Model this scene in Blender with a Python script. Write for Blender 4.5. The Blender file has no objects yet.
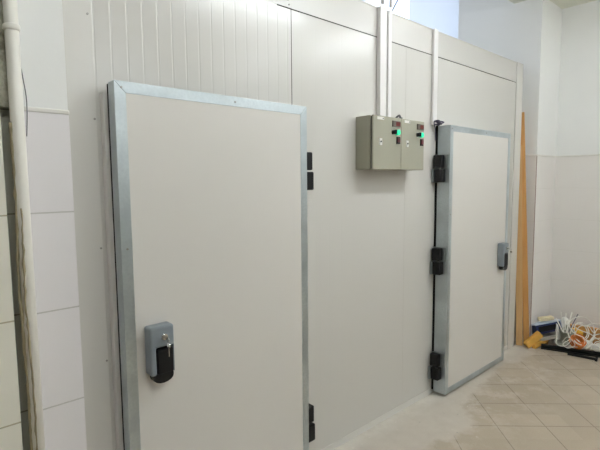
import bpy, bmesh, math, random
from mathutils import Vector, Matrix
random.seed(7)
S = bpy.context.scene
COL = S.collection
PI = math.pi

# ------------------------------------------------------------------ camera
F = Vector((0.676935, 0.73008346, -0.09347275)); R = Vector((0.73270852, -0.6804866, -0.00872945)); U = R.cross(F)
CAM = Vector((0, -1.7649, 1.55)); FPX = 466.97
cd = bpy.data.cameras.new('camera'); cam = bpy.data.objects.new('camera', cd); COL.objects.link(cam)
cd.sensor_width = 36; cd.lens = FPX / 600 * 36; cd.clip_start = 0.05
M = Matrix((R, U, -F)).transposed().to_4x4(); M.translation = CAM
cam.matrix_world = M
S.camera = cam
def W(u, v, t):                     # the point at depth t metres seen along a direction of the survey photograph
    return CAM + t * (F + (u - 300) / FPX * R + (225 - v) / FPX * U)

# ------------------------------------------------------------------ materials
class N:
    """tiny wrapper for building maths out of shader nodes"""
    def __init__(s, name):
        s.m = bpy.data.materials.new(name); s.m.use_nodes = True
        s.t = s.m.node_tree; s.b = s.t.nodes['Principled BSDF']
    def n(s, typ, **k):
        o = s.t.nodes.new(typ)
        for a, v in k.items(): setattr(o, a, v)
        return o
    def put(s, sock, v):
        if isinstance(v, bpy.types.NodeSocket): s.t.links.new(v, sock)
        else: sock.default_value = v
    def math(s, op, a, b=0.0, c=0.0, clamp=False):
        o = s.n('ShaderNodeMath', operation=op, use_clamp=clamp)
        s.put(o.inputs[0], a); s.put(o.inputs[1], b); s.put(o.inputs[2], c)
        return o.outputs[0]
    def pos(s):
        g = s.n('ShaderNodeNewGeometry'); x = s.n('ShaderNodeSeparateXYZ'); s.t.links.new(g.outputs['Position'], x.inputs[0])
        return g.outputs['Position'], x.outputs[0], x.outputs[1], x.outputs[2]
    def noise(s, scale, detail=3, vec=None, rough=.5):
        o = s.n('ShaderNodeTexNoise'); o.inputs['Scale'].default_value = scale; o.inputs['Detail'].default_value = detail
        o.inputs['Roughness'].default_value = rough
        if vec is None: vec = s.n('ShaderNodeNewGeometry').outputs['Position']
        s.t.links.new(vec, o.inputs['Vector']); return o.outputs['Fac']
    def ramp(s, f, lo, hi, a=0., b=1.):
        o = s.n('ShaderNodeMapRange'); o.clamp = True
        s.put(o.inputs[0], f); o.inputs[1].default_value = lo; o.inputs[2].default_value = hi
        o.inputs[3].default_value = a; o.inputs[4].default_value = b
        return o.outputs[0]
    def mix(s, f, a, b):
        o = s.n('ShaderNodeMix', data_type='RGBA')
        s.put(o.inputs[0], f)
        for k, v in ((6, a), (7, b)):
            if isinstance(v, tuple): v = (*v[:3], 1)
            s.put(o.inputs[k], v)
        return o.outputs[2]
    def scaled(s, v, sc):
        o = s.n('ShaderNodeVectorMath', operation='MULTIPLY'); s.put(o.inputs[0], v); o.inputs[1].default_value = sc
        return o.outputs[0]
    def bump(s, h, strength=.3, dist=.002):
        o = s.n('ShaderNodeBump'); o.inputs['Strength'].default_value = strength; o.inputs['Distance'].default_value = dist
        s.put(o.inputs['Height'], h); s.t.links.new(o.outputs[0], s.b.inputs['Normal'])
    def set(s, color=None, rough=None, metal=None, spec=None, emis=None, estr=0):
        if color is not None: s.put(s.b.inputs['Base Color'], (*color[:3], 1) if isinstance(color, tuple) else color)
        if rough is not None: s.put(s.b.inputs['Roughness'], rough)
        if metal is not None: s.put(s.b.inputs['Metallic'], metal)
        if spec is not None: s.put(s.b.inputs['Specular IOR Level'], spec)
        if emis is not None:
            s.b.inputs['Emission Color'].default_value = (*emis, 1); s.b.inputs['Emission Strength'].default_value = estr
        return s.m
def lin(r, g, b):
    f = lambda c: (c/255/12.92) if c/255 <= .04045 else ((c/255+.055)/1.055)**2.4
    return (f(r), f(g), f(b))
def simple(name, rgb, rough=.5, metal=0., spec=.5, var=.08, scale=30, emis=None, estr=0):
    n = N(name); c = lin(*rgb)
    f = n.noise(scale)
    col = n.mix(f, tuple(x*(1-var) for x in c), tuple(min(1, x*(1+var)) for x in c))
    return n.set(col, rough, metal, spec, emis, estr)

def panel_mat(name, rgb, rough, grooves):
    n = N(name); v, x, y, z = n.pos(); c = lin(*rgb)
    f = n.noise(1.3, 3, n.scaled(v, (1, 1, .35)))
    f2 = n.noise(9, 4)
    col = n.mix(f, tuple(k*.97 for k in c), tuple(min(1, k*1.02) for k in c))
    r = rough
    return n.set(col, r, 0, .5)
MAT = {}
MAT['panel'] = panel_mat('insulated_panel_white', (208, 205, 199), .24, True)
MAT['panel_smooth'] = panel_mat('insulated_panel_smooth', (208, 205, 200), .3, False)
MAT['leaf'] = panel_mat('door_leaf_white', (219, 215, 209), .36, False)
MAT['cover'] = panel_mat('cover_strip_white', (214, 211, 205), .36, False)

n = N('galvanised_steel'); v, x, y, z = n.pos()
sp = n.n('ShaderNodeTexVoronoi'); sp.inputs['Scale'].default_value = 90; n.t.links.new(v, sp.inputs['Vector'])
f = n.noise(5, 4)
g = n.mix(sp.outputs['Distance'], lin(190, 199, 203), lin(206, 214, 217))
g = n.mix(n.ramp(f, .35, .7), g, lin(180, 188, 191))
MAT['galv'] = n.set(g, n.ramp(f, .3, .7, .32, .44), .88, .5)

def wall_mat(name, tile, grout, vshift=0., axis='x', tint=(206, 203, 200), joint=.0022):
    n = N(name); v, x, y, z = n.pos()
    def line(coord, off, pitch, hw):
        q = n.math('DIVIDE', n.math('SUBTRACT', coord, off), pitch)
        fr = n.math('ABSOLUTE', n.math('SUBTRACT', n.math('FRACT', n.math('ADD', q, 100.5)), .5))
        return n.math('LESS_THAN', fr, hw/pitch)
    lz = line(z, 1.763, .3013, joint)
    lx = line(x if axis == 'x' else y, vshift, .2, joint*.6)
    c = n.mix(n.noise(3, 2), tuple(k*.97 for k in lin(*tile)), lin(*tile))
    col = n.mix(n.math('MULTIPLY', lx, .18), c, lin(*grout))
    col = n.mix(lz, col, lin(*grout))
    h = n.math('SUBTRACT', 1, n.math('MAXIMUM', lz, n.math('MULTIPLY', lx, .5)))
    n.bump(h, .6, .0015)
    return n.set(col, .3, 0, .45)
MAT['tile'] = wall_mat('white_wall_tile_left', (234, 230, 231), (200, 196, 193), .473)
MAT['tile_r'] = wall_mat('white_wall_tile_right', (238, 234, 230), (230, 226, 221), -.1, 'y')
MAT['tile_rx'] = wall_mat('white_wall_tile_pilaster', (238, 234, 230), (230, 226, 221), 4.475, 'x')

n = N('wall_plaster'); v, x, y, z = n.pos()
n.bump(n.noise(14, 5), .18, .003)
MAT['plaster'] = n.set(n.mix(n.noise(2, 4), lin(238, 238, 236), lin(243, 243, 241)), .8, 0, .25)
n = N('ceiling_paint'); n.bump(n.noise(10, 4), .2, .003)
MAT['ceiling'] = n.set(n.mix(n.noise(2.5, 4), lin(234, 235, 222), lin(240, 240, 229)), .85, 0, .2)
n = N('rough_old_plaster'); f = n.noise(22, 6, None, .65); n.bump(f, .9, .012)
MAT['rough'] = n.set(n.mix(n.ramp(f, .35, .62), lin(120, 118, 102), lin(182, 180, 164)), .95, 0, .1)
n = N('bounce_cut_wall_paint'); v, x, y, z = n.pos()
MAT['bounce_cut_wall'] = n.set(n.mix(n.ramp(z, 1.395, 1.405), lin(104, 110, 97), lin(232, 231, 227)), .6, 0, .3)  # unseen walls: dark lower half added to cut bounce light
MAT['shade_tile'] = wall_mat('tile_shaded_grey', (160, 160, 148), (110, 106, 92), .1)  # recess shade put into the grey of this tile strip
MAT['old_white'] = wall_mat('yellowed_wall_tile', (234, 230, 217), (186, 176, 150), .285-.1)
MAT['edge_trim'] = simple('faded_red_tile_edge', (158, 128, 122), .6)
n = N('grout_bead'); n.bump(n.noise(40, 3), .3, .002)
MAT['bead'] = n.set(n.mix(n.noise(12, 3), lin(222, 219, 212), lin(236, 233, 228)), .6, 0, .3)

# floor: beige tiles laid at 45 degrees, cement and plaster dust by the cold room
n = N('floor_tile'); v, x, y, z = n.pos()
P_ = .4271
def fam(c, off):
    q = n.math('ADD', n.math('DIVIDE', n.math('SUBTRACT', c, off), P_), 100.5)
    fr = n.math('ABSOLUTE', n.math('SUBTRACT', n.math('FRACT', q), .5))
    return n.math('FLOOR', q), fr
a = n.math('ADD', x, y); b = n.math('SUBTRACT', x, y)
ia, fa = fam(a, 2.284); ib, fb = fam(b, 3.782)
wob = n.math('MULTIPLY', n.noise(40, 2), .003)
joint = n.math('LESS_THAN', n.math('MINIMUM', fa, fb), n.math('ADD', .0072, wob))
cmb = n.n('ShaderNodeCombineXYZ'); n.t.links.new(ia, cmb.inputs[0]); n.t.links.new(ib, cmb.inputs[1])
wn = n.n('ShaderNodeTexWhiteNoise'); n.t.links.new(cmb.outputs[0], wn.inputs['Vector'])
c = n.mix(wn.outputs['Value'], lin(164, 151, 133), lin(178, 165, 146))
c = n.mix(n.ramp(n.noise(5, 5), .35, .75, 0, .5), c, lin(160, 146, 128))
grain = n.noise(160, 2)
c = n.mix(n.ramp(grain, .3, .7, 0, .14), c, lin(212, 198, 180))
c = n.mix(n.math('MULTIPLY', joint, .85), c, lin(114, 100, 86))
# where the cement screed shows / is smeared: near the cold room wall, widest towards the camera
d1 = n.noise(3.2, 5, None, .6); d2 = n.noise(11, 5, None, .6)
edge = n.math('MULTIPLY_ADD', n.ramp(x, 2.6, 3.3), .25, -.43)      # y of the edge of the screed
mask = n.math('ADD', n.math('SUBTRACT', y, edge), n.math('MULTIPLY', n.math('SUBTRACT', d1, .5), .42))
mask = n.math('MULTIPLY', n.ramp(mask, -.025, .035), n.ramp(y, 3, 2.9))
cem = n.mix(d2, lin(184, 174, 161), lin(204, 196, 185))
cem = n.mix(n.ramp(y, -.13, -.03, 0, .7), cem, n.mix(d2, lin(200, 193, 182), lin(222, 217, 208)))
c = n.mix(mask, c, cem)
smear = n.math('MULTIPLY', n.ramp(n.noise(6, 6, None, .65), .48, .66), n.ramp(y, -.85, -.35, 0, .75))
c = n.mix(smear, c, lin(196, 187, 175))
spk = n.ramp(n.noise(34, 4, None, .6), .66, .73, 0, .65)
spk = n.math('MULTIPLY', spk, n.ramp(y, -.9, -.25))
c = n.mix(spk, c, lin(224, 218, 208))
hh = n.math('SUBTRACT', n.math('MULTIPLY', mask, n.math('ADD', .5, d2)), n.math('MULTIPLY', joint, n.math('SUBTRACT', 1, mask)))
n.bump(hh, .5, .002)
MAT['floor'] = n.set(c, n.mix(mask, (.42, .42, .42), (.85, .85, .85)), 0, .4)

MAT['black'] = simple('black_plastic', (15, 15, 16), .5, 0, .3)
MAT['rubber'] = simple('black_rubber', (12, 12, 12), .8, 0, .2)
MAT['handle'] = simple('grey_handle_plastic', (128, 136, 142), .42, var=.03)
MAT['zinc'] = simple('zinc_plate', (150, 156, 156), .35, .8)
MAT['chrome'] = simple('chrome', (225, 225, 222), .15, 1.)
MAT['box'] = simple('box_paint_greige', (158, 156, 139), .38, var=.03, scale=8)
MAT['boxgap'] = simple('box_seal_dark', (58, 56, 48), .7)
MAT['pvc'] = simple('white_plastic', (226, 223, 221), .35, var=.02)
MAT['pvc_old'] = simple('weathered_white_plastic', (236, 233, 225), .42, var=.06, scale=9)
MAT['label'] = simple('label_paper', (226, 224, 218), .5, var=.02)
MAT['disp_case'] = simple('display_case', (84, 74, 64), .3)
MAT['disp_glass'] = simple('display_glass', (96, 40, 36), .2, emis=(.5, .06, .05), estr=.05)
MAT['green'] = simple('green_pilot_lamp', (40, 210, 150), .25, emis=(.02, .85, .42), estr=.55)
MAT['darkred'] = simple('dark_red_rocker', (84, 26, 30), .3)
MAT['screw'] = simple('screw_steel', (160, 158, 152), .4, .6)
MAT['foam'] = simple('expanding_foam', (158, 146, 118), .9, var=.25, scale=45)
MAT['greywire'] = simple('grey_cable', (96, 96, 98), .5)
MAT['lilac'] = simple('dark_violet_cable', (66, 58, 82), .45)
n = N('pine_wood'); v, x, y, z = n.pos()
gr = n.noise(1, 5, n.scaled(v, (60, 60, 2.5)), .6)
MAT['pine'] = n.set(n.mix(gr, lin(186, 144, 92), lin(218, 182, 130)), .6)
n = N('orange_wood'); gr = n.noise(1, 5, n.scaled(n.pos()[0], (70, 70, 3)), .6)
MAT['orange_wood'] = n.set(n.mix(gr, lin(184, 130, 66), lin(218, 168, 100)), .55)
n = N('dark_wood'); gr = n.noise(1, 5, n.scaled(n.pos()[0], (70, 70, 3)), .6)
MAT['dark_wood'] = n.set(n.mix(gr, lin(92, 66, 44), lin(134, 98, 66)), .7)
n = N('yellow_wood'); gr = n.noise(24, 4)
MAT['yellow_wood'] = n.set(n.mix(gr, lin(212, 156, 62), lin(238, 188, 96)), .55)
MAT['brown_wood'] = simple('brown_wood', (176, 130, 78), .6, var=.15)
MAT['navy'] = simple('navy_carton', (24, 38, 78), .35, var=.2)
MAT['paleblue'] = simple('pale_blue_carton', (186, 198, 214), .4)
MAT['carton'] = simple('cream_carton', (226, 212, 176), .7)
MAT['greycard'] = simple('grey_carton', (176, 170, 160), .7)
MAT['bag'] = simple('grey_green_plastic_sheet', (150, 152, 138), .3, var=.2)
MAT['bagwhite'] = simple('white_plastic_sheet', (220, 218, 212), .3, var=.08)
MAT['whitecable'] = simple('white_cable', (228, 226, 218), .4)
MAT['orangecable'] = simple('orange_cable', (206, 116, 42), .45, var=.15)
MAT['yellow'] = simple('yellow_sponge', (236, 184, 66), .8, var=.12)
MAT['blackbar'] = simple('black_bar', (20, 22, 20), .6, 0, .3)
MAT['window_frame'] = simple('white_window_frame', (214, 220, 226), .4)
MAT['fixture'] = simple('lamp_housing', (230, 230, 228), .4)
MAT['tube'] = simple('lamp_tube', (255, 252, 245), .4, emis=(.905, .958, 1.0), estr=36)
MAT['tube_mid'] = simple('lamp_tube_mid', (255, 252, 245), .4, emis=(.905, .958, 1.0), estr=56)
MAT['tube_bright'] = simple('lamp_tube_bright', (255, 252, 245), .4, emis=(.905, .958, 1.0), estr=80)
n = N('window_glass'); n.b.inputs['Transmission Weight'].default_value = 1; n.b.inputs['IOR'].default_value = 1.01
MAT['glass'] = n.set((1., 1., 1.), 0.)
m = bpy.data.materials.new('window_dimming_sheet'); m.use_nodes = True; t = m.node_tree; t.nodes.remove(t.nodes['Principled BSDF'])
d = t.nodes.new('ShaderNodeBsdfDiffuse'); d.inputs[0].default_value = (.84, .88, .93, 1)
tr = t.nodes.new('ShaderNodeBsdfTranslucent'); tr.inputs[0].default_value = (.86, .89, .93, 1)
mx = t.nodes.new('ShaderNodeMixShader'); mx.inputs[0].default_value = .72
t.links.new(d.outputs[0], mx.inputs[1]); t.links.new(tr.outputs[0], mx.inputs[2])
t.links.new(mx.outputs[0], t.nodes['Material Output'].inputs[0])
MAT['dimming_sheet'] = m  # stands in for dimmer, bluer daylight in part of the window

# ------------------------------------------------------------------ mesh helpers
def box(bm, x0, x1, y0, y1, z0, z1):
    vs = [bm.verts.new((x, y, z)) for x in (x0, x1) for y in (y0, y1) for z in (z0, z1)]
    for q in ((0, 1, 3, 2), (4, 6, 7, 5), (0, 4, 5, 1), (2, 3, 7, 6), (0, 2, 6, 4), (1, 5, 7, 3)):
        bm.faces.new([vs[i] for i in q])
    return vs
def obox(bm, c, axes, half):          # oriented box: centre, 3 unit axes, 3 half sizes
    c = Vector(c); vs = []
    for i in (-1, 1):
        for j in (-1, 1):
            for k in (-1, 1):
                vs.append(bm.verts.new(c + i*half[0]*axes[0] + j*half[1]*axes[1] + k*half[2]*axes[2]))
    for q in ((0, 1, 3, 2), (4, 6, 7, 5), (0, 4, 5, 1), (2, 3, 7, 6), (0, 2, 6, 4), (1, 5, 7, 3)):
        bm.faces.new([vs[i] for i in q])
    return vs
def prism(bm, pts, y0, y1):           # polygon in xz swept along y
    a = [bm.verts.new((x, y0, z)) for x, z in pts]; b = [bm.verts.new((x, y1, z)) for x, z in pts]
    bm.faces.new(a); bm.faces.new(b[::-1]); k = len(pts)
    for i in range(k): bm.faces.new((a[i], b[i], b[(i+1) % k], a[(i+1) % k]))
def cyl(bm, c, axis, r, h, seg=20, r2=None):
    c = Vector(c); axis = Vector(axis).normalized()
    mat = Matrix.Translation(c) @ axis.to_track_quat('Z', 'Y').to_matrix().to_4x4()
    bmesh.ops.create_cone(bm, cap_ends=True, segments=seg, radius1=r, radius2=r if r2 is None else r2, depth=h, matrix=mat)
def tube(bm, pts, r, seg=8, closed=False):
    pts = [Vector(p) for p in pts]; k = len(pts); rings = []
    up = Vector((0, 0, 1)); prev = None
    for i, p in enumerate(pts):
        a = pts[(i-1) % k] if (closed or i) else p; b = pts[(i+1) % k] if (closed or i < k-1) else p
        d = (b-a).normalized()
        if prev is None:
            s = d.cross(up)
            if s.length < .1: s = d.cross(Vector((1, 0, 0)))
            s.normalize()
        else:
            s = prev - d*prev.dot(d)
            if s.length < 1e-4: s = d.orthogonal()
            s.normalize()
        prev = s; w = d.cross(s)
        rr = r[i] if isinstance(r, (list, tuple)) else r
        rings.append([bm.verts.new(p + rr*(math.cos(2*PI*j/seg)*s + math.sin(2*PI*j/seg)*w)) for j in range(seg)])
    for i in range(k if closed else k-1):
        A, B = rings[i], rings[(i+1) % k]
        for j in range(seg): bm.faces.new((A[j], A[(j+1) % seg], B[(j+1) % seg], B[j]))
    if not closed:
        bm.faces.new(rings[0][::-1]); bm.faces.new(rings[-1])
def smooth_path(pts, sub=8, closed=False):
    pts = [Vector(p) for p in pts]; k = len(pts); out = []
    g = (lambda i: pts[i % k]) if closed else (lambda i: pts[max(0, min(k-1, i))])
    for i in range(k if closed else k-1):
        a, b, c, d = g(i-1), g(i), g(i+1), g(i+2)
        for s in range(sub):
            t = s/sub
            out.append(.5*((2*b) + (c-a)*t + (2*a-5*b+4*c-d)*t*t + (3*b-a-3*c+d)*t**3))
    if not closed: out.append(pts[-1])
    return out
def BM(): return bmesh.new()
def ob(name, bm, mat, parent=None, bevel=0, smooth=False, seg=2, origin=None):
    bmesh.ops.recalc_face_normals(bm, faces=bm.faces)
    if parent is None and origin is not None: bmesh.ops.translate(bm, verts=bm.verts, vec=-Vector(origin))
    me = bpy.data.meshes.new(name); bm.to_mesh(me); bm.free()
    for m_ in (mat if isinstance(mat, list) else [mat]): me.materials.append(MAT[m_])
    o = bpy.data.objects.new(name, me); COL.objects.link(o)
    if parent is not None: o.parent = parent
    elif origin is not None: o.location = origin
    if smooth:
        for p in me.polygons: p.use_smooth = True
    if bevel:
        md = o.modifiers.new('bevel', 'BEVEL'); md.width = bevel; md.segments = seg; md.limit_method = 'ANGLE'
        md.angle_limit = math.radians(40); md.harden_normals = False
    return o
def bx(name, mat, parent, *c, bevel=0, seg=2):
    bm = BM(); box(bm, *c); return ob(name, bm, mat, parent, bevel, seg=seg)
def thing(name, label, cat, loc=(0, 0, 0), group=None):
    o = bpy.data.objects.new(name, None); COL.objects.link(o); o.location = loc; o.empty_display_size = .1
    o['label'] = label; o['category'] = cat
    if group: o['group'] = group
    return o
def tag(o, label, cat, group=None):
    o['label'] = label; o['category'] = cat
    if group: o['group'] = group
    return o
def struct(name, bm, mat, **k):
    o = ob(name, bm, mat, **k); o['kind'] = 'structure'; return o

# ------------------------------------------------------------------ room shell
ZC = 3.151; TT = 1.764
XR = 4.955; XP = 4.475; YP = -.10
bm = BM(); box(bm, -2.4, XR+.3, -5.0, 2.9, -.12, 0); struct('floor', bm, 'floor')
bm = BM(); box(bm, -2.4, XR+.3, -5.0, .15, ZC, ZC+.22); struct('ceiling', bm, 'ceiling')
bm = BM(); box(bm, -2.4, XR+.3, .15, 3.1, 3.95, 4.1); box(bm, -2.4, XR+.3, .09, .15, ZC+.22, 4.1); struct('ceiling', bm, 'plaster')
def two_mat(bm, zsplit=TT):
    for f in bm.faces:
        f.material_index = 0 if f.calc_center_median().z < zsplit else 1
# left wall: tiled end of the wall the cold room butts against; tiles below TT, plaster above
bm = BM()
box(bm, .322, .473, -.219, 2.9, 0, TT)
box(bm, -2.4, .285, -.256, 2.9, 0, TT-.004)
box(bm, .345, .4715, -.2165, 2.9, TT, 4.1)
two_mat(bm)
for f in bm.faces:
    if f.material_index == 0 and max(v.co.x for v in f.verts) < .2851: f.material_index = 2
struct('wall_left', bm, ['tile', 'plaster', 'old_white'])
bm = BM()                                # rough un-plastered masonry beside the pipe
box(bm, -2.4, .345, -.226, 2.9, TT+.001, 4.1)
struct('wall_left', bm, 'rough')
bm = BM(); box(bm, .2852, .3218, -.19, 0, 0, TT-.001); struct('wall_left', bm, 'shade_tile')
bm = BM(); box(bm, .348, .4745, -.2215, -.2, TT-.006, TT+.008); struct('trim_1', bm, 'bead', bevel=.003)
# right wall with its pilaster
bm = BM(); box(bm, XR, XR+.3, -5.0, YP, 0, TT); box(bm, XR+.002, XR+.3, -5.0, YP, TT, ZC); two_mat(bm)
struct('wall_right', bm, ['tile_r', 'plaster'])
bm = BM(); box(bm, XP, XR+.3, YP, .70, 0, TT); box(bm, XP+.002, XR+.3, YP+.002, .70, TT, ZC if 0 else 3.95); two_mat(bm)
for f in bm.faces:
    if f.material_index == 0 and abs(f.normal.x) > .5: f.material_index = 2
bm.normal_update()
for f in bm.faces:
    if f.material_index in (0, 2): f.material_index = 2 if abs(f.normal.x) > .5 else 0
struct('wall_right', bm, ['tile_rx', 'plaster', 'tile_r'])
bm = BM(); box(bm, XP-.003, XR, YP-.004, YP+.01, TT-.006, TT+.009); box(bm, XP-.004, XP+.01, YP-.004, .7, TT-.006, TT+.009)
box(bm, XR-.004, XR+.01, -5, YP, TT-.006, TT+.009); struct('trim_2', bm, 'bead', bevel=.003)
bm = BM(); box(bm, XP-.0025, XP+.002, YP-.0025, YP+.002, 0, TT-.007); struct('trim_3', bm, 'edge_trim')
# beyond: side wall with the high window over the cold room
bm = BM()
box(bm, XP, XP+.3, .70, 2.9, 0, 2.0); box(bm, XP, XP+.3, .70, 2.9, 3.8, 3.95); box(bm, XP, XP+.3, 2.75, 2.9, 2.0, 3.8)
struct('wall_right', bm, 'plaster')
bm = BM(); box(bm, -2.4, XP+.3, 2.9, 3.1, 0, 2.65); box(bm, -2.4, .6, 2.9, 3.1, 2.65, 3.95); box(bm, 4.2, XP+.3, 2.9, 3.1, 2.65, 3.95); box(bm, .6, 4.2, 2.9, 3.1, 3.85, 3.95)
struct('wall_back', bm, 'plaster')
w2 = bpy.data.objects.new('added_window_2', None); COL.objects.link(w2); w2['kind'] = 'structure'; w2.location = (2.4, 2.98, 2.65)  # unseen window, added to throw blue daylight on the side wall
bm = BM()
for x0, x1, z0, z1 in ((-1.8, -1.75, 0, 1.2), (1.75, 1.8, 0, 1.2), (-1.8, 1.8, 0, .05), (-1.8, 1.8, 1.15, 1.2), (-.03, .03, 0, 1.2)): box(bm, x0, x1, 0, .05, z0, z1)
ob('window_frame', bm, 'window_frame', w2)
bm = BM(); box(bm, -2.4, XR+.3, -5.2, -5.0, 0, ZC); struct('wall_front', bm, 'bounce_cut_wall')
bm = BM(); box(bm, -2.6, -2.4, -5.2, 3.1, 0, 4.1); struct('wall_side', bm, 'bounce_cut_wall')
# window
w1 = bpy.data.objects.new('window_1', None); COL.objects.link(w1); w1['kind'] = 'structure'; w1.location = (XP, 1.7, 2.0)
def wloc(bm): bmesh.ops.translate(bm, verts=bm.verts, vec=-Vector(w1.location))
bm = BM()
xa, xb = XP+.16, XP+.2
for y0, y1, z0, z1 in ((.70, .722, 2.0, 3.8), (2.70, 2.75, 2.0, 3.8), (.7, 2.75, 2.0, 2.05), (.7, 2.75, 3.75, 3.8)):
    box(bm, xa, xb, y0, y1, z0, z1)
wloc(bm); ob('window_frame', bm, 'window_frame', w1)
bm = BM(); box(bm, xa+.018, xa+.022, .722, 2.70, 2.05, 3.75); wloc(bm); ob('window_pane', bm, 'glass', w1)
bm = BM(); box(bm, XP+.05, XP+.052, .702, 1.315, 2.02, 3.78); wloc(bm); ob('added_dimming_sheet', bm, 'dimming_sheet', w1)  # translucent sheet added to dim and blue this part of the window

# ------------------------------------------------------------------ cold room
CX0, CX1, CD, CH, SZ = .478, 4.345, 2.2, 2.553, 2.389
cold = thing('cold_room', 'white insulated panel cold room filling the middle, carrying two metal-framed doors', 'cold room', (0, 0, 0))
def ribbed(x0, x1, z0, z1, pitch, depth, wid):
    """sheet with shallow vertical v-grooves, 80 mm thick"""
    bm = BM(); prof = [(x0, 0)]
    x = x0 + pitch*.6
    while x < x1 - wid*2:
        prof += [(x-wid, 0), (x-wid*.4, depth), (x+wid*.4, depth), (x+wid, 0)]; x += pitch
    prof.append((x1, 0))
    a = [bm.verts.new((px, py, z0)) for px, py in prof]; b = [bm.verts.new((px, py, z1)) for px, py in prof]
    for i in range(len(prof)-1): bm.faces.new((a[i], a[i+1], b[i+1], b[i]))
    c = [bm.verts.new((x0, .08, z0)), bm.verts.new((x1, .08, z0)), bm.verts.new((x1, .08, z1)), bm.verts.new((x0, .08, z1))]
    bm.faces.new(c[::-1]); bm.faces.new([a[0], b[0], c[3], c[0]]); bm.faces.new([a[-1], c[1], c[2], b[-1]])
    bm.faces.new(a[::-1] + [c[0], c[1]]); bm.faces.new(b + [c[2], c[3]])
    return bm
ob('wall_panel', ribbed(CX0, 1.5865, .0, CH, .0615, .0007, .0042), 'panel', cold)
ob('wall_panel', ribbed(1.5915, 2.5635, .0, SZ-.002, .10, .0002, .003), 'panel', cold)
ob('wall_panel', ribbed(2.5655, 4.212, .0, SZ-.002, .10, .0002, .003), 'panel', cold)
bx('top_panel', 'panel_smooth', cold, 1.5915, CX1-.075, 0, .08, SZ+.002, CH)
bx('top_panel', 'panel_smooth', cold, CX0, 1.589, -.0022, -.0005, SZ+.004, CH)      # cover sheet over the ribbed panel head
bx('joint_seal', 'boxgap', cold, 1.5862, 1.5918, .0002, .07, 0, SZ, )
bx('joint_seal', 'boxgap', cold, 1.50, CX1-.08, -.0008, .07, SZ-.0028, SZ+.0028)
bx('joint_seal', 'greycard', cold, 2.5632, 2.5658, .0004, .07, 0, SZ-.003)
bx('side_panel', 'panel_smooth', cold, CX1-.08, CX1-.002, .08, CD, 0, CH)
bx('side_panel', 'panel_smooth', cold, CX0, CX0+.08, .081, CD, 0, CH)
bx('back_panel', 'panel_smooth', cold, CX0, CX1-.002, CD, CD+.08, 0, CH)
bx('roof_panel', 'panel_smooth', cold, CX0+.08, CX1-.08, .081, CD, CH-.08, CH-.001)
bm = BM(); box(bm, CX0, .632, -.0045, -.0025, .0, CH)
ob('corner_strip', bm, 'cover', cold, .0008)
bm = BM(); box(bm, 4.212, CX1, -.006, .0, 0, CH+.008); box(bm, CX1-.004, CX1, .0, .10, 0, CH+.008)
box(bm, 4.212, 4.217, -.008, -.005, 0, CH+.008)
ob('corner_strip', bm, 'cover', cold, .0012)
bm = BM()
for a_, b_ in ((1.6, 2.918), (3.895, 4.211)): box(bm, a_, b_, -.004, -.0005, .0, .04)
ob('base_profile', bm, 'cover', cold, .001)
bm = BM(); box(bm, CX0, CX1, -.003, .09, CH, CH+.006); ob('top_profile', bm, 'cover', cold, .001)
for x, z in ((.618, 2.145), (.625, 1.78), (.631-.006, 1.309), (.626, .879), (1.565, 2.425), (1.572, 2.405)):
    bm = BM(); cyl(bm, (x, -.0055, z), (0, 1, 0), .0038, .004, 12); ob('screw', bm, 'screw', cold)

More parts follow.
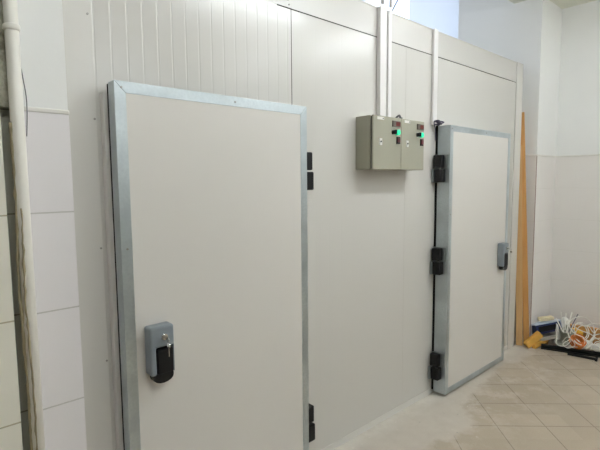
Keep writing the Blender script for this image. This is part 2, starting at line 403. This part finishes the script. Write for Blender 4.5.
# ------------------------------------------------------------------ doors
def make_door(label, x0, w, zb, zt, thick, gap, hinge_side, hinge_z, yh=-.100):
    T = thing('cold_room_door', label, 'door', (x0, 0, 0), 'two metal-edged cold room doors')
    yf = -.11; yb = yf + thick; e = .0006; b = .041
    bx('door_leaf', 'leaf', T, .02, w-.02, yf+.0015, yb-.001, zb+.02, zt-.02)
    bm = BM()
    prism(bm, [(0, zb+e), (b, zb+b+e), (b, zt-b-e), (0, zt-e)], yf, yb)
    prism(bm, [(w, zb+e), (w, zt-e), (w-b, zt-b-e), (w-b, zb+b+e)], yf, yb)
    ob('edge_frame', bm, 'galv', T, .0008)
    bm = BM()
    prism(bm, [(e, zt), (b+e, zt-b), (w-b-e, zt-b), (w-e, zt)], yf, yb)
    prism(bm, [(e, zb), (w-e, zb), (w-b-e, zb+b), (b+e, zb+b)], yf, yb)
    ob('edge_frame', bm, 'galv', T, .0008)
    # black gasket and fixed white rebate frame behind
    bm = BM(); g0 = .0035 if gap > .018 else -.003
    for c in ((g0, g0+.03, zb+.012, zt-g0), (w-g0-.03, w-g0, zb+.012, zt-g0), (g0, w-g0, zt-g0-.03, zt-g0), (g0, w-g0, zb+.012, zb+.04)):
        box(bm, c[0], c[1], yb-.0005, yb+gap, c[2], c[3])
    ob('gasket', bm, 'rubber', T)
    if yb+gap < -.008:
        bm = BM()
        for c in ((-.012, .05, 0, zt-.03), (w-.05, w-.006, 0, zt-.03), (.05, w-.05, zt-.09, zt-.03)):
            box(bm, c[0], c[1], yb+gap, -.0025, c[2], c[3])
        ob('door_frame', bm, 'cover', T, .002)
    for (sx, sz) in ((.025, zt-.022), (.022, 1.31), (w*.55, zt-.022)):
        bm = BM(); cyl(bm, (sx, yf-.001, sz), (0, 1, 0), .004, .003, 10); ob('screw', bm, 'screw', T)
    # hinges
    s = -1 if hinge_side == 'L' else 1; xe = 0 if s < 0 else w
    for hz in hinge_z:
        def hb(name, mat, par, d0, d1, y0, y1, z0, z1, bev=.003):
            a_, b_ = sorted((xe + s*d0, xe + s*d1)); return bx(name, mat, par, a_, b_, y0, y1, hz+z0, hz+z1, bevel=bev)
        h = hb('hinge', 'black', T, .0005, .050, yh, -.012, .004, .092, .006)
        hb('leaf_plate', 'zinc', h, .0003, .012, -.100, -.006, -.002, .096)
        hb('lower_block', 'black', h, .0005, .052, yh-.006, -.022, -.094, -.004, .006)
        hb('wall_plate', 'zinc', h, .0005, .060, -.0195, -.0055 if s < 0 else -.0055, -.096, -.002)
        bm = BM(); cyl(bm, (xe+s*.02, -.048, hz), (0, 0, 1), .008, .01, 14); ob('hinge_pin', bm, 'chrome', h)
    return T
def make_handle(T, hx, z0=.829):
    y0 = -.1101
    bm = BM(); d = .054; w = .097; h = .186
    prof = [(0, 0), (0, h), (w, h), (w, h*.56), (w*.25, h*.56), (w*.25, 0)]
    prism(bm, [(hx+x, z0+z) for x, z in prof], y0-d, y0)
    hd = ob('handle', bm, 'handle', T, .009, seg=3)
    bm = BM(); box(bm, hx+w*.25-.003, hx+w-.002, y0-d*.55, y0-.0005, z0+.001, z0+h*.58); ob('recess', bm, 'black', hd)
    bm = BM(); box(bm, hx+w-.003, hx+w, y0-d*.9, y0-.0005, z0, z0+h*.58); ob('side_cheek', bm, 'handle', hd, .001)
    # lever with rounded lip below the body
    bm = BM(); L = []
    for k in range(9):
        a = PI + PI*k/8; L.append((hx+w*.53 + w*.42*math.cos(a), z0-.012 + .024*math.sin(a)))
    L = [(hx+w*.11, z0+.0015)] + L + [(hx+w*.95, z0+.0015)]
    prism(bm, L, y0-d*.93, y0-.012)
    box(bm, hx+w*.30, hx+w*.95, y0-d*.95, y0-d*.56, z0+.0015, z0+h*.5)
    ob('lever', bm, 'black', hd, .003)
    cx, cz = hx+w*.56, z0+h*.78
    bm = BM(); cyl(bm, (cx, y0-d-.004, cz), (0, 1, 0), .0125, .009, 20); lk = ob('lock_cylinder', bm, 'chrome', hd, .001)
    bm = BM()
    box(bm, cx-.001, cx+.001, y0-d-.026, y0-d-.0085, cz-.006, cz+.006)
    cyl(bm, (cx, y0-d-.032, cz-.006), (1, 0, 0), .010, .002, 16)
    ob('key', bm, 'chrome', hd)
    bm = BM()
    cyl(bm, (cx+.001, y0-d-.034, cz-.026), (1, .3, 0), .009, .002, 16)
    box(bm, cx-.001, cx+.0015, y0-d-.037, y0-d-.031, cz-.068, cz-.030)
    ob('spare_key', bm, 'chrome', hd)
near = make_door('large white cold room door in the foreground left with galvanised edging and key in its handle', .6587, .926, .012, 1.9065, .054, .020, 'R', (1.60, .295))
make_handle(near, .070)
far = make_door('smaller-looking white cold room door further right, beside the grey control boxes, above dusty floor', 2.931, .955, .019, 1.9205, .094, .0155, 'L', (1.628, .984, .222), -.074)
make_handle(far, .769, .852)

# ------------------------------------------------------------------ control boxes
def control_box(label, x0, w, z0, z1):
    T = thing('control_box', label, 'control box', (x0, 0, z0), 'two control boxes')
    h = z1-z0; D = .128
    bx('body', 'box', T, 0, w, -D+.022, -.0005, 0, h, bevel=.003)
    bx('seal', 'boxgap', T, .006, w-.006, -D+.0125, -D+.0225, .006, h-.006)
    dr = bx('box_door', 'box', T, 0, w, -D, -D+.0125, 0, h, bevel=.003)
    yf = -D
    c = bx('display', 'disp_case', T, w*.66, w*.955, yf-.006, yf+.001, h*.82, h*.935, bevel=.002)
    bx('display_screen', 'disp_glass', c, w*.78, w*.93, yf-.0072, yf-.0055, h*.84, h*.915)
    bm = BM(); cyl(bm, (w*.835, yf-.008, h*.715), (0, 1, 0), .0165, .016, 20, .013); g = ob('pilot_lamp', bm, 'green', T, .002); g['label'] = 'green lit lamp'
    bm = BM(); cyl(bm, (w*.835, yf-.0015, h*.715), (0, 1, 0), .019, .004, 20); ob('lamp_ring', bm, 'chrome', g)
    bm = BM(); cyl(bm, (w*.685, yf-.011, h*.715), (0, 1, 0), .0125, .022, 18); box(bm, w*.685-.004, w*.685+.004, yf-.028, yf-.02, h*.715-.012, h*.715+.012)
    k = ob('selector_knob', bm, 'black', T, .001)
    bm = BM(); cyl(bm, (w*.685, yf-.0015, h*.715), (0, 1, 0), .016, .004, 18); ob('knob_ring', bm, 'chrome', k)
    s = bx('rocker_switch', 'black', T, w*.82, w*.94, yf-.006, yf+.001, h*.50, h*.635, bevel=.001)
    bx('rocker', 'darkred', s, w*.835, w*.925, yf-.010, yf-.005, h*.53, h*.615, bevel=.001)
    l = bx('lock_plate', 'label', T, w*.20, w*.29, yf-.004, yf+.001, h*.455, h*.58, bevel=.001)
    bm = BM(); cyl(bm, (w*.245, yf-.005, h*.52), (0, 1, 0), .0048, .004, 12); ob('keyhole', bm, 'black', l)
    lb = bx('name_plate', 'label', T, w*.13, w*.36, yf-.0012, yf+.0005, h*.925, h*.975)
    bm = BM(); cyl(bm, (w*.33, yf-.0015, h*.95), (0, 1, 0), .004, .002, 10); ob('plate_rivet', bm, 'greywire', lb)
    return T
c1 = control_box('grey-beige control box on the left of the pair, directly under the wide white trunking', 2.075, .262, 1.612, 1.912)
c2 = control_box('right control box of the grey-beige pair, dark cable gland on top', 2.339, .243, 1.612, 1.912)
bm = BM(); cyl(bm, (.045, -.09, .306), (0, 0, 1), .012, .012, 12); tube(bm, smooth_path([(.045, -.09, .31), (.04, -.085, .325), (.055, -.06, .322), (.075, -.03, .316)]), .006)
ob('cable_gland', bm, 'greywire', c2)
# trunking
def trunk(name, label, cat, x0, x1, d, z0, z1, pipe=None):
    T = thing(name, label, cat, ((x0+x1)/2, 0, z0)); w = (x1-x0)/2
    bx('trunk_base', 'pvc', T, -w, w, -d*.8, -.0036, 0, z1-z0, bevel=.001)
    bx('trunk_lid', 'pvc', T, -w-.001, w+.001, -d, -d*.8+.001, 0, z1-z0+.002, bevel=.003)
    return T
trunk('cable_trunking', 'wide white plastic cable trunking rising from the left control box', 'trunking', 2.262, 2.322, .030, 1.913, 2.558)
trunk('cable_trunking', 'narrow white plastic cable trunking running close beside the wide one above the control boxes', 'trunking', 2.354, 2.385, .020, 1.913, 2.556)
trunk('cable_trunking', 'white plastic cable trunking on its own, ending above the hinge corner of the far door', 'trunking', 2.860, 2.908, .020, 1.925, 2.556)
for x, r, lab in ((2.302, .0105, 'thin pale conduit pipe rising from the wide trunking, left of the two'), (2.380, .0085, 'thin pale conduit pipe rising from the narrow trunking, right of the two')):
    bm = BM(); cyl(bm, (0, 0, .295), (0, 0, 1), r, .57, 14)
    o = ob('conduit_pipe', bm, 'pvc', None, origin=None); o.location = (x, -.0125, 2.568+.004)
    for p in o.data.polygons: p.use_smooth = len(p.vertices) == 4
    tag(o, lab, 'pipe', 'thin conduits above the cold room')
bm = BM(); tube(bm, [(2.402, -.004, 2.562), (2.475, -.006, 2.665), (2.56, -.008, 2.79), (2.70, -.01, 3.0), (2.79, -.012, 3.148)], .004, 6)
tag(ob('loose_wire', bm, 'greywire'), 'thin loose wire slanting up from the top edge of the cold room beside the conduits', 'wire')
# knotted heater cable by the far door
bm = BM(); pts = []
for k in range(26):
    a = k*.95; pts.append((2.880+.026*math.cos(a)+.0008*k, -.045+.024*math.sin(a*1.3), 1.937+.014*math.sin(a*.7)))
tube(bm, smooth_path(pts, 5), .0042, 6)
tube(bm, smooth_path([(2.895, -.04, 1.93), (2.866, -.03, 1.95), (2.866, -.024, 1.93), (2.885, -.022, 1.90), (2.908, -.010, 1.87), (2.914, -.008, 1.82)], 6), .0035, 6)
tag(ob('cable_knot', bm, 'lilac'), 'dark violet knotted cable at the top hinge corner of the far door', 'cable')

# ------------------------------------------------------------------ pipe and rubbish at the left wall
T = thing('drain_pipe', 'white vertical plastic pipe with a collar running down the wall at the left edge', 'pipe', (.3285, -.241, 0))
bm = BM(); cyl(bm, (0, 0, 1.57), (0, 0, 1), .0178, 3.14, 28); o = ob('pipe_body', bm, 'pvc_old', T, smooth=False)
for p in o.data.polygons: p.use_smooth = len(p.vertices) == 4
bm = BM()
tube(bm, [(0, 0, 1.972), (0, 0, 1.976), (.0003, 0, 1.986), (0, 0, 1.99)], [.0185, .0215, .0215, .0185], 28); ob('pipe_collar', bm, 'pvc_old', T, smooth=True)
for name, dx, dy, r, zt_, lab in (('foam_bead', -.0195, -.004, .0045, 1.73, 'rough dirty yellow foam bead along the left side of the drain pipe'),
                             ('foam_bead', -.009, -.0165, .0028, 1.50, 'thin brown sealant streak along the front of the drain pipe')):
    bm = BM(); pts = []; rr = []; z = .0
    while z < zt_:
        pts.append((.3285+dx+.003*math.sin(z*9)+random.uniform(-.0016, .0016), -.241+dy, z)); rr.append(r*random.uniform(.6, 1.35)); z += .02
    tube(bm, pts, rr, 8); tag(ob(name, bm, 'foam', None, smooth=True), lab, 'foam')
bm = BM()
tube(bm, smooth_path([(.3475, -.222, 1.90), (.3535, -.222, 1.85), (.3585, -.223, 1.80), (.3575, -.226, 1.75), (.3535, -.224, 1.686)], 6), .0014, 6)
tag(ob('hanging_wire', bm, 'greywire'), 'short thin grey wire hanging over the top edge of the wall tiles beside the pipe', 'wire')

# ------------------------------------------------------------------ planks in the gap by the pilaster
def plank(name, label, mat, a, b, wdir, w, t, group=None):
    a, b = Vector(a), Vector(b); d = (b-a).normalized(); wd = Vector(wdir); wd = (wd - d*wd.dot(d)).normalized(); nd = d.cross(wd)
    bm = BM(); obox(bm, (a+b)/2, (d, wd, nd), ((b-a).length/2, w/2, t/2))
    return tag(ob(name, bm, mat, None, .002, origin=a), label, 'plank', group)
G = 'planks leaning by the cold room corner'
plank('wooden_plank', 'pale tan wooden plank leaning upright, nearest the cold room corner', 'pine', (4.385, -.040, .004), (4.3685, .022, 1.85), (.37, -.93, 0), .056, .018, G)
plank('wooden_plank', 'orange-brown wooden plank leaning upright against the tiled pilaster, right of the pale one', 'orange_wood', (4.438, -.085, .004), (4.388, .016, 2.15), (.37, -.93, 0), .050, .018, G)
plank('wooden_plank', 'dark brown narrow plank in the gap behind the pale plank', 'dark_wood', (4.405, .06, .004), (4.385, .075, 1.5), (.37, -.93, 0), .05, .018, G)

# ------------------------------------------------------------------ rubbish heap in the right corner
def pobox(name, label, cat, mat, p, ang, tilt, roll, size, bevel=.002, group=None, zmin=True, children=None):
    """box placed with its base on the floor (or on z=p.z): ang about z, tilt about its own side axis, roll about its length"""
    rot = Matrix.Rotation(ang, 3, 'Z') @ Matrix.Rotation(tilt, 3, 'Y') @ Matrix.Rotation(roll, 3, 'X')
    ax = [rot @ Vector(v) for v in ((1, 0, 0), (0, 1, 0), (0, 0, 1))]
    hh = sum(abs(ax[i].z)*size[i]/2 for i in range(3))
    c = Vector((p[0], p[1], p[2] + hh))
    T = thing(name, label, cat, c, group) if children else None
    if children:
        for nm, mt, lo, hi in children:
            bm = BM(); vs = box(bm, lo[0]*size[0], hi[0]*size[0], lo[1]*size[1], hi[1]*size[1], lo[2]*size[2], hi[2]*size[2])
            bmesh.ops.rotate(bm, verts=bm.verts, matrix=rot, cent=(0, 0, 0)); ob(nm, bm, mt, T, bevel)
        return T
    bm = BM(); obox(bm, (0, 0, 0), ax, [s/2 for s in size]); o = ob(name, bm, mat, None, bevel); o.location = c
    return tag(o, label, cat, group)
RA = -math.atan2(.68, .733)          # direction that runs along the heap (towards the right wall, towards the camera)
# black bar and its foot
A = Vector((4.462, -.205, 0)); B = Vector((4.655, -.80, 0)); d = (B-A).normalized(); s_ = Vector((-d.y, d.x, 0)); Z = Vector((0, 0, 1))
bm = BM(); obox(bm, (A+B)/2+Vector((0, 0, .018)), (d, s_, Z), ((B-A).length/2, .010, .021))
obox(bm, (A+B)/2+Vector((0, 0, .005))-s_*.018, (d, s_, Z), ((B-A).length/2, .016, .0045))
tag(ob('black_bar', bm, 'blackbar', None, .002), 'long black angle bar lying on the floor in front of the rubbish heap', 'bar')
A = Vector((4.455, -.43, 0)); B = Vector((4.488, -.645, 0)); d = (B-A).normalized(); s_ = Vector((-d.y, d.x, 0))
bm = BM(); obox(bm, (A+B)/2+Vector((0, 0, .007)), (d, s_, Z), ((B-A).length/2, .013, .010)); obox(bm, B+Vector((0, 0, .012))-s_*.014, (d, s_, Z), (.010, .026, .0115))
tag(ob('black_strip', bm, 'blackbar', None, .002), 'short black strip with a foot lying in front of the long black bar', 'bar')
wood = 'loose pieces of wood in the heap'
pobox('wood_block', 'bright yellow wooden offcut propped at the foot of the planks', 'wood block', 'yellow_wood', (4.418, -.150, .0), RA, -.72, 0, (.17, .05, .055), group=wood)
pobox('wood_block', 'yellow-orange wooden slat lying under the blue carton, nearest the black bar', 'wood block', 'yellow_wood', (4.50, -.185, .0), RA+.55, -.16, 0, (.22, .035, .045), group=wood)
pobox('wood_block', 'brown wooden slat lying flat behind the yellow slat under the blue carton', 'wood block', 'brown_wood', (4.555, -.135, .0), RA-.02, 0, 0, (.20, .025, .05), group=wood)
pobox('grey_carton', 'flat grey carton under the dark blue carton', 'carton', 'greycard', (4.61, -.215, .042), RA+.1, -.13, -.1, (.24, .12, .030), group='cartons in the heap')
pobox('blue_carton', 'dark blue carton with pale blue edges tilted on top of the wood pieces', 'carton', 'navy', (4.60, -.190, .088), RA+.12, -.14, -.25, (.245, .11, .095), children=[
    ('carton_body', 'navy', (-.5, -.47, -.5), (.5, .5, .38)), ('carton_lid', 'paleblue', (-.53, -.5, .38), (.53, .53, .5)), ('end_flap', 'paleblue', (.5, -.45, -.5), (.53, .5, .38)), ('front_label', 'black', (-.42, -.5, -.3), (.3, -.471, .2))], bevel=.001, group='cartons in the heap')
pobox('cream_carton', 'small cream carton lying on top of the blue carton against the pilaster', 'carton', 'carton', (4.64, -.175, .213), RA+.05, -.1, 0, (.13, .055, .03), group='cartons in the heap')
pobox('wood_batten', 'long orange batten lying along the tiled wall behind the white cable loop', 'wood block', 'orange_wood', (4.865, -.50, .115), RA-.55, .04, 0, (.46, .045, .045), group=wood)
pobox('wood_batten', 'lower orange board under the batten against the tiled wall', 'wood block', 'brown_wood', (4.88, -.50, .0), -1.5, 0, 0, (.5, .06, .112), group=wood)
def crumple(name, label, cat, mat, c, size, seed, group=None, n=3, amp=.35):
    rnd = random.Random(seed); bm = BM(); bmesh.ops.create_icosphere(bm, subdivisions=n, radius=.5)
    cells = [Vector((rnd.uniform(-1, 1), rnd.uniform(-1, 1), rnd.uniform(-1, 1))).normalized() for _ in range(14)]
    for v in bm.verts:
        dd = sorted(((v.co.normalized()-q).length for q in cells))
        v.co *= 1 + amp*(dd[0]-.55) + amp*.5*(dd[1]-dd[0]) + rnd.uniform(-.03, .03)
        v.co = Vector((v.co.x*size[0], v.co.y*size[1], max(v.co.z, -.42)*size[2]))
    o = ob(name, bm, mat, None); o.location = Vector(c)+Vector((0, 0, .42*size[2])); return tag(o, label, cat, group)
pg = 'crumpled plastic in the heap'
crumple('plastic_wrap', 'crumpled grey-green plastic sheet between the blue carton and the white cable loop', 'plastic', 'bag', (4.66, -.345, .055), (.12, .13, .16), 3, pg, 3, .75)
crumple('plastic_wrap', 'crumpled white plastic sheet standing up right of the blue carton', 'plastic', 'bagwhite', (4.735, -.29, .03), (.10, .13, .22), 5, pg, 3, .8)
crumple('plastic_wrap', 'low dark grey-green crumpled sheet just behind the black bar', 'plastic', 'bag', (4.60, -.335, .0), (.13, .13, .08), 8, pg, 3, .8)
crumple('plastic_wrap', 'white crumpled film on the floor at the right frame edge behind the bar', 'plastic', 'bagwhite', (4.745, -.62, .0), (.12, .14, .08), 9, pg)
crumple('sponge', 'bright yellow sponge-like lump inside the white cable loop', 'sponge', 'yellow', (4.735, -.40, .10), (.10, .13, .075), 11, None, 3, .2)
crumple('plastic_wrap', 'white film clump low in the heap under the cable loop', 'plastic', 'bagwhite', (4.72, -.42, .0), (.16, .26, .10), 13, pg)
crumple('plastic_wrap', 'small white paper scrap on the floor between bar and orange cable', 'plastic', 'bagwhite', (4.60, -.40, .0), (.06, .10, .05), 14, pg)
def coil(name, label, cat, mat, c, R0, r, turns, nrm, seed, wob=.1, group=None, flat=1.):
    rnd = random.Random(seed); c = Vector(c); nv = Vector(nrm).normalized(); a = nv.orthogonal().normalized(); b = nv.cross(a); pts = []
    k = int(turns*14); ph = rnd.uniform(0, 6)
    for i in range(k+1):
        t = 2*PI*i/14; q = R0*(1+wob*math.sin(t*.37+ph)+rnd.uniform(-.02, .02)*wob*5)
        pts.append(c + a*q*math.cos(t) + b*q*flat*math.sin(t) + nv*(r*1.6*math.sin(t*.23+ph)*turns*.6))
    for p in pts: p.z = max(p.z, r+.002); p.x = min(p.x, XR-.01-r)
    bm = BM(); tube(bm, smooth_path(pts, 3), r, 7)
    return tag(ob(name, bm, mat, None, smooth=True), label, cat, group)
cg = 'cables in the heap'
vd = Vector((-.62, -.70, .35))
coil('cable_coil', 'large upright loop of white cable on the heap at the right', 'cable', 'whitecable', W(581, 331, 4.17), .122, .0052, 1.4, vd, 2, .05, cg, .95)
coil('cable_coil', 'smaller inner ring of white cable inside the large loop', 'cable', 'whitecable', W(581, 331, 4.22), .075, .0042, 1.6, (-.5, -.7, .6), 4, .1, cg, .85)
coil('cable_coil', 'bundle of orange cable at the bottom of the heap behind the bar', 'cable', 'orangecable', W(578, 341, 4.13), .052, .0065, 5.2, (-.4, -.5, .8), 6, .22, cg, .9)
def wire(label, pix, r=.0036, mat='whitecable', sub=6):
    pts = [W(u, v, t) for u, v, t in pix]
    for p in pts: p.z = max(p.z, r+.001); p.x = min(p.x, XR-.008-r)
    bm = BM(); tube(bm, smooth_path(pts, sub), r, 6); tag(ob('loose_cable', bm, mat, None, smooth=True), label, 'cable', cg)
wire('white cable bending down from the blue carton to the black bar', [(556, 331, 4.16), (557, 338, 4.15), (556, 343, 4.12), (561, 346, 4.1), (567, 345, 4.12), (572, 339, 4.15)])
wire('white cable curling along the floor at the right frame edge', [(568, 346, 4.1), (577, 347, 4.1), (586, 345, 4.1), (593, 337, 4.12), (600, 334, 4.15), (609, 338, 4.2)])
wire('white cable crossing the heap from the loop to the right frame edge', [(572, 325, 4.2), (580, 330, 4.15), (590, 334, 4.13), (601, 341, 4.12), (612, 345, 4.1)])
wire('white cable strand dropping through the middle of the loop', [(566, 320, 4.2), (573, 332, 4.14), (584, 338, 4.1), (590, 347, 4.08), (601, 349, 4.08)])
wire('white cable arching over the battens by the tiled wall', [(585, 327, 4.25), (592, 324, 4.25), (600, 325, 4.22), (610, 330, 4.2)], .006)
wire('white cable tangle lying low beside the right end of the bar', [(590, 350, 4.05), (596, 342, 4.1), (604, 344, 4.08), (598, 350, 4.06), (588, 347, 4.08), (592, 340, 4.13), (601, 338, 4.14)])
wire('thin white cable looping low between the plastic sheet and the orange cable', [(562, 342, 4.1), (568, 337, 4.08), (575, 345, 4.06), (568, 348, 4.06), (563, 344, 4.08), (571, 339, 4.09)], .003)
wire('white cable hanging over the yellow lump towards the battens', [(574, 337, 4.13), (579, 327, 4.13), (588, 326, 4.15), (594, 333, 4.14), (598, 329, 4.2), (606, 332, 4.22)], .0036)
wire('thick white cable tail lying on the floor right of the orange cable', [(586, 349, 4.04), (592, 345, 4.06), (599, 347, 4.04), (606, 352, 4.0)], .006)
crumple('plastic_wrap', 'ragged white film between the fan of ties and the blue carton', 'plastic', 'bagwhite', (4.655, -.275, .0), (.10, .10, .21), 21, pg, 3, .9)
tg = 'white cable tie ends sticking up from the heap'
for k, (u0, v0, u1, v1) in enumerate(((564, 333, 561, 312), (566, 333, 572, 312), (568, 333, 578, 314), (565, 330, 566, 313), (570, 334, 575, 319), (563, 332, 556, 318))):
    a_, b_ = W(u0, v0, 4.19), W(u1, v1, 4.25); d = (b_-a_).normalized(); w_ = (R - d*R.dot(d)).normalized(); bm = BM()
    obox(bm, (a_+b_)/2, (d, w_, d.cross(w_)), ((b_-a_).length/2, .005 if k % 2 else .0035, .001))
    tag(ob('cable_tie', bm, 'lilac' if k in (2,) else 'whitecable', None), ['upright white cable tie left in the fan of ties', 'tallest white cable tie leaning right in the fan of ties', 'dark violet strip leaning right in the fan of ties', 'white cable tie standing straight in the fan of ties', 'short white cable tie beside the large cable loop', 'white cable tie leaning left over the blue carton'][k], 'cable tie', tg)
# plaster crumbs on the floor along the cold room
sg = 'plaster crumbs on the floor'
rnd = random.Random(5)
for k in range(7):
    x = rnd.uniform(2.2, 3.9); y = rnd.uniform(-.5, -.16) if x < 2.9 else rnd.uniform(-.7, -.2)
    bm = BM(); bmesh.ops.create_icosphere(bm, subdivisions=1, radius=1)
    sx, sy, sz = rnd.uniform(.004, .009), rnd.uniform(.003, .007), rnd.uniform(.001, .002)
    for v in bm.verts: v.co = Vector((v.co.x*sx, v.co.y*sy, max(v.co.z, -.3)*sz)) * rnd.uniform(.85, 1.15)
    o = ob('plaster_crumb', bm, 'greycard', None); o.location = (x, y, sz*.34)
    tag(o, 'tiny whitish plaster crumb on the dusty floor beside the cold room', 'crumb', sg)

# ------------------------------------------------------------------ lamps and daylight
def lamp(x, y, label, along='x', L=1.2, mat='tube'):
    T = thing('ceiling_lamp', label, 'lamp', (x, y, ZC), 'ceiling lamps')
    hx, hy = (L/2, .09) if along == 'x' else (.09, L/2)
    bx('lamp_housing', 'fixture', T, -hx, hx, -hy, hy, -.10, -.0005, bevel=.004)
    for s in (-.045, .045):
        bm = BM(); cyl(bm, (0, s, -.125) if along == 'x' else (s, 0, -.125), (1, 0, 0) if along == 'x' else (0, 1, 0), .013, L-.06, 16); ob('lamp_tube', bm, mat, T)
lamp(2.4, -1.4, 'twin tube ceiling lamp over the space in front of the control boxes', mat='tube_bright')
lamp(.35, -2.1, 'added twin tube lamp brightening the left part of the room', mat='tube_mid')  # unseen lamp, added to lift the left wall
lamp(3.95, -1.7, 'added twin tube lamp brightening the right tiled wall', 'y')  # unseen lamp, added to brighten the right wall
lamp(3.7, -3.0, 'added twin tube lamp by the right wall, behind the nearer one', 'y')  # unseen second lamp, added for more light on the right side
lamp(2.2, -4.3, 'twin tube ceiling lamp furthest back in the room')
w = bpy.data.worlds.new('sky'); S.world = w; w.use_nodes = True; t = w.node_tree
bg = t.nodes['Background']; tc = t.nodes.new('ShaderNodeTexCoord'); sx = t.nodes.new('ShaderNodeSeparateXYZ'); cr = t.nodes.new('ShaderNodeValToRGB')
t.links.new(tc.outputs['Generated'], sx.inputs[0]); t.links.new(sx.outputs[2], cr.inputs[0]); t.links.new(cr.outputs[0], bg.inputs[0])
cr.color_ramp.elements[0].position = 0; cr.color_ramp.elements[0].color = (.84, .90, 1, 1)
cr.color_ramp.elements[1].position = .7; cr.color_ramp.elements[1].color = (.56, .72, 1, 1)
bg.inputs[1].default_value = 2.05

S.view_settings.view_transform = 'Standard'; S.view_settings.look = 'None'; S.view_settings.gamma = 1
S.view_settings.use_curve_mapping = False; S.view_settings.exposure = 0.16
S.cycles.max_bounces = 10; S.cycles.diffuse_bounces = 6
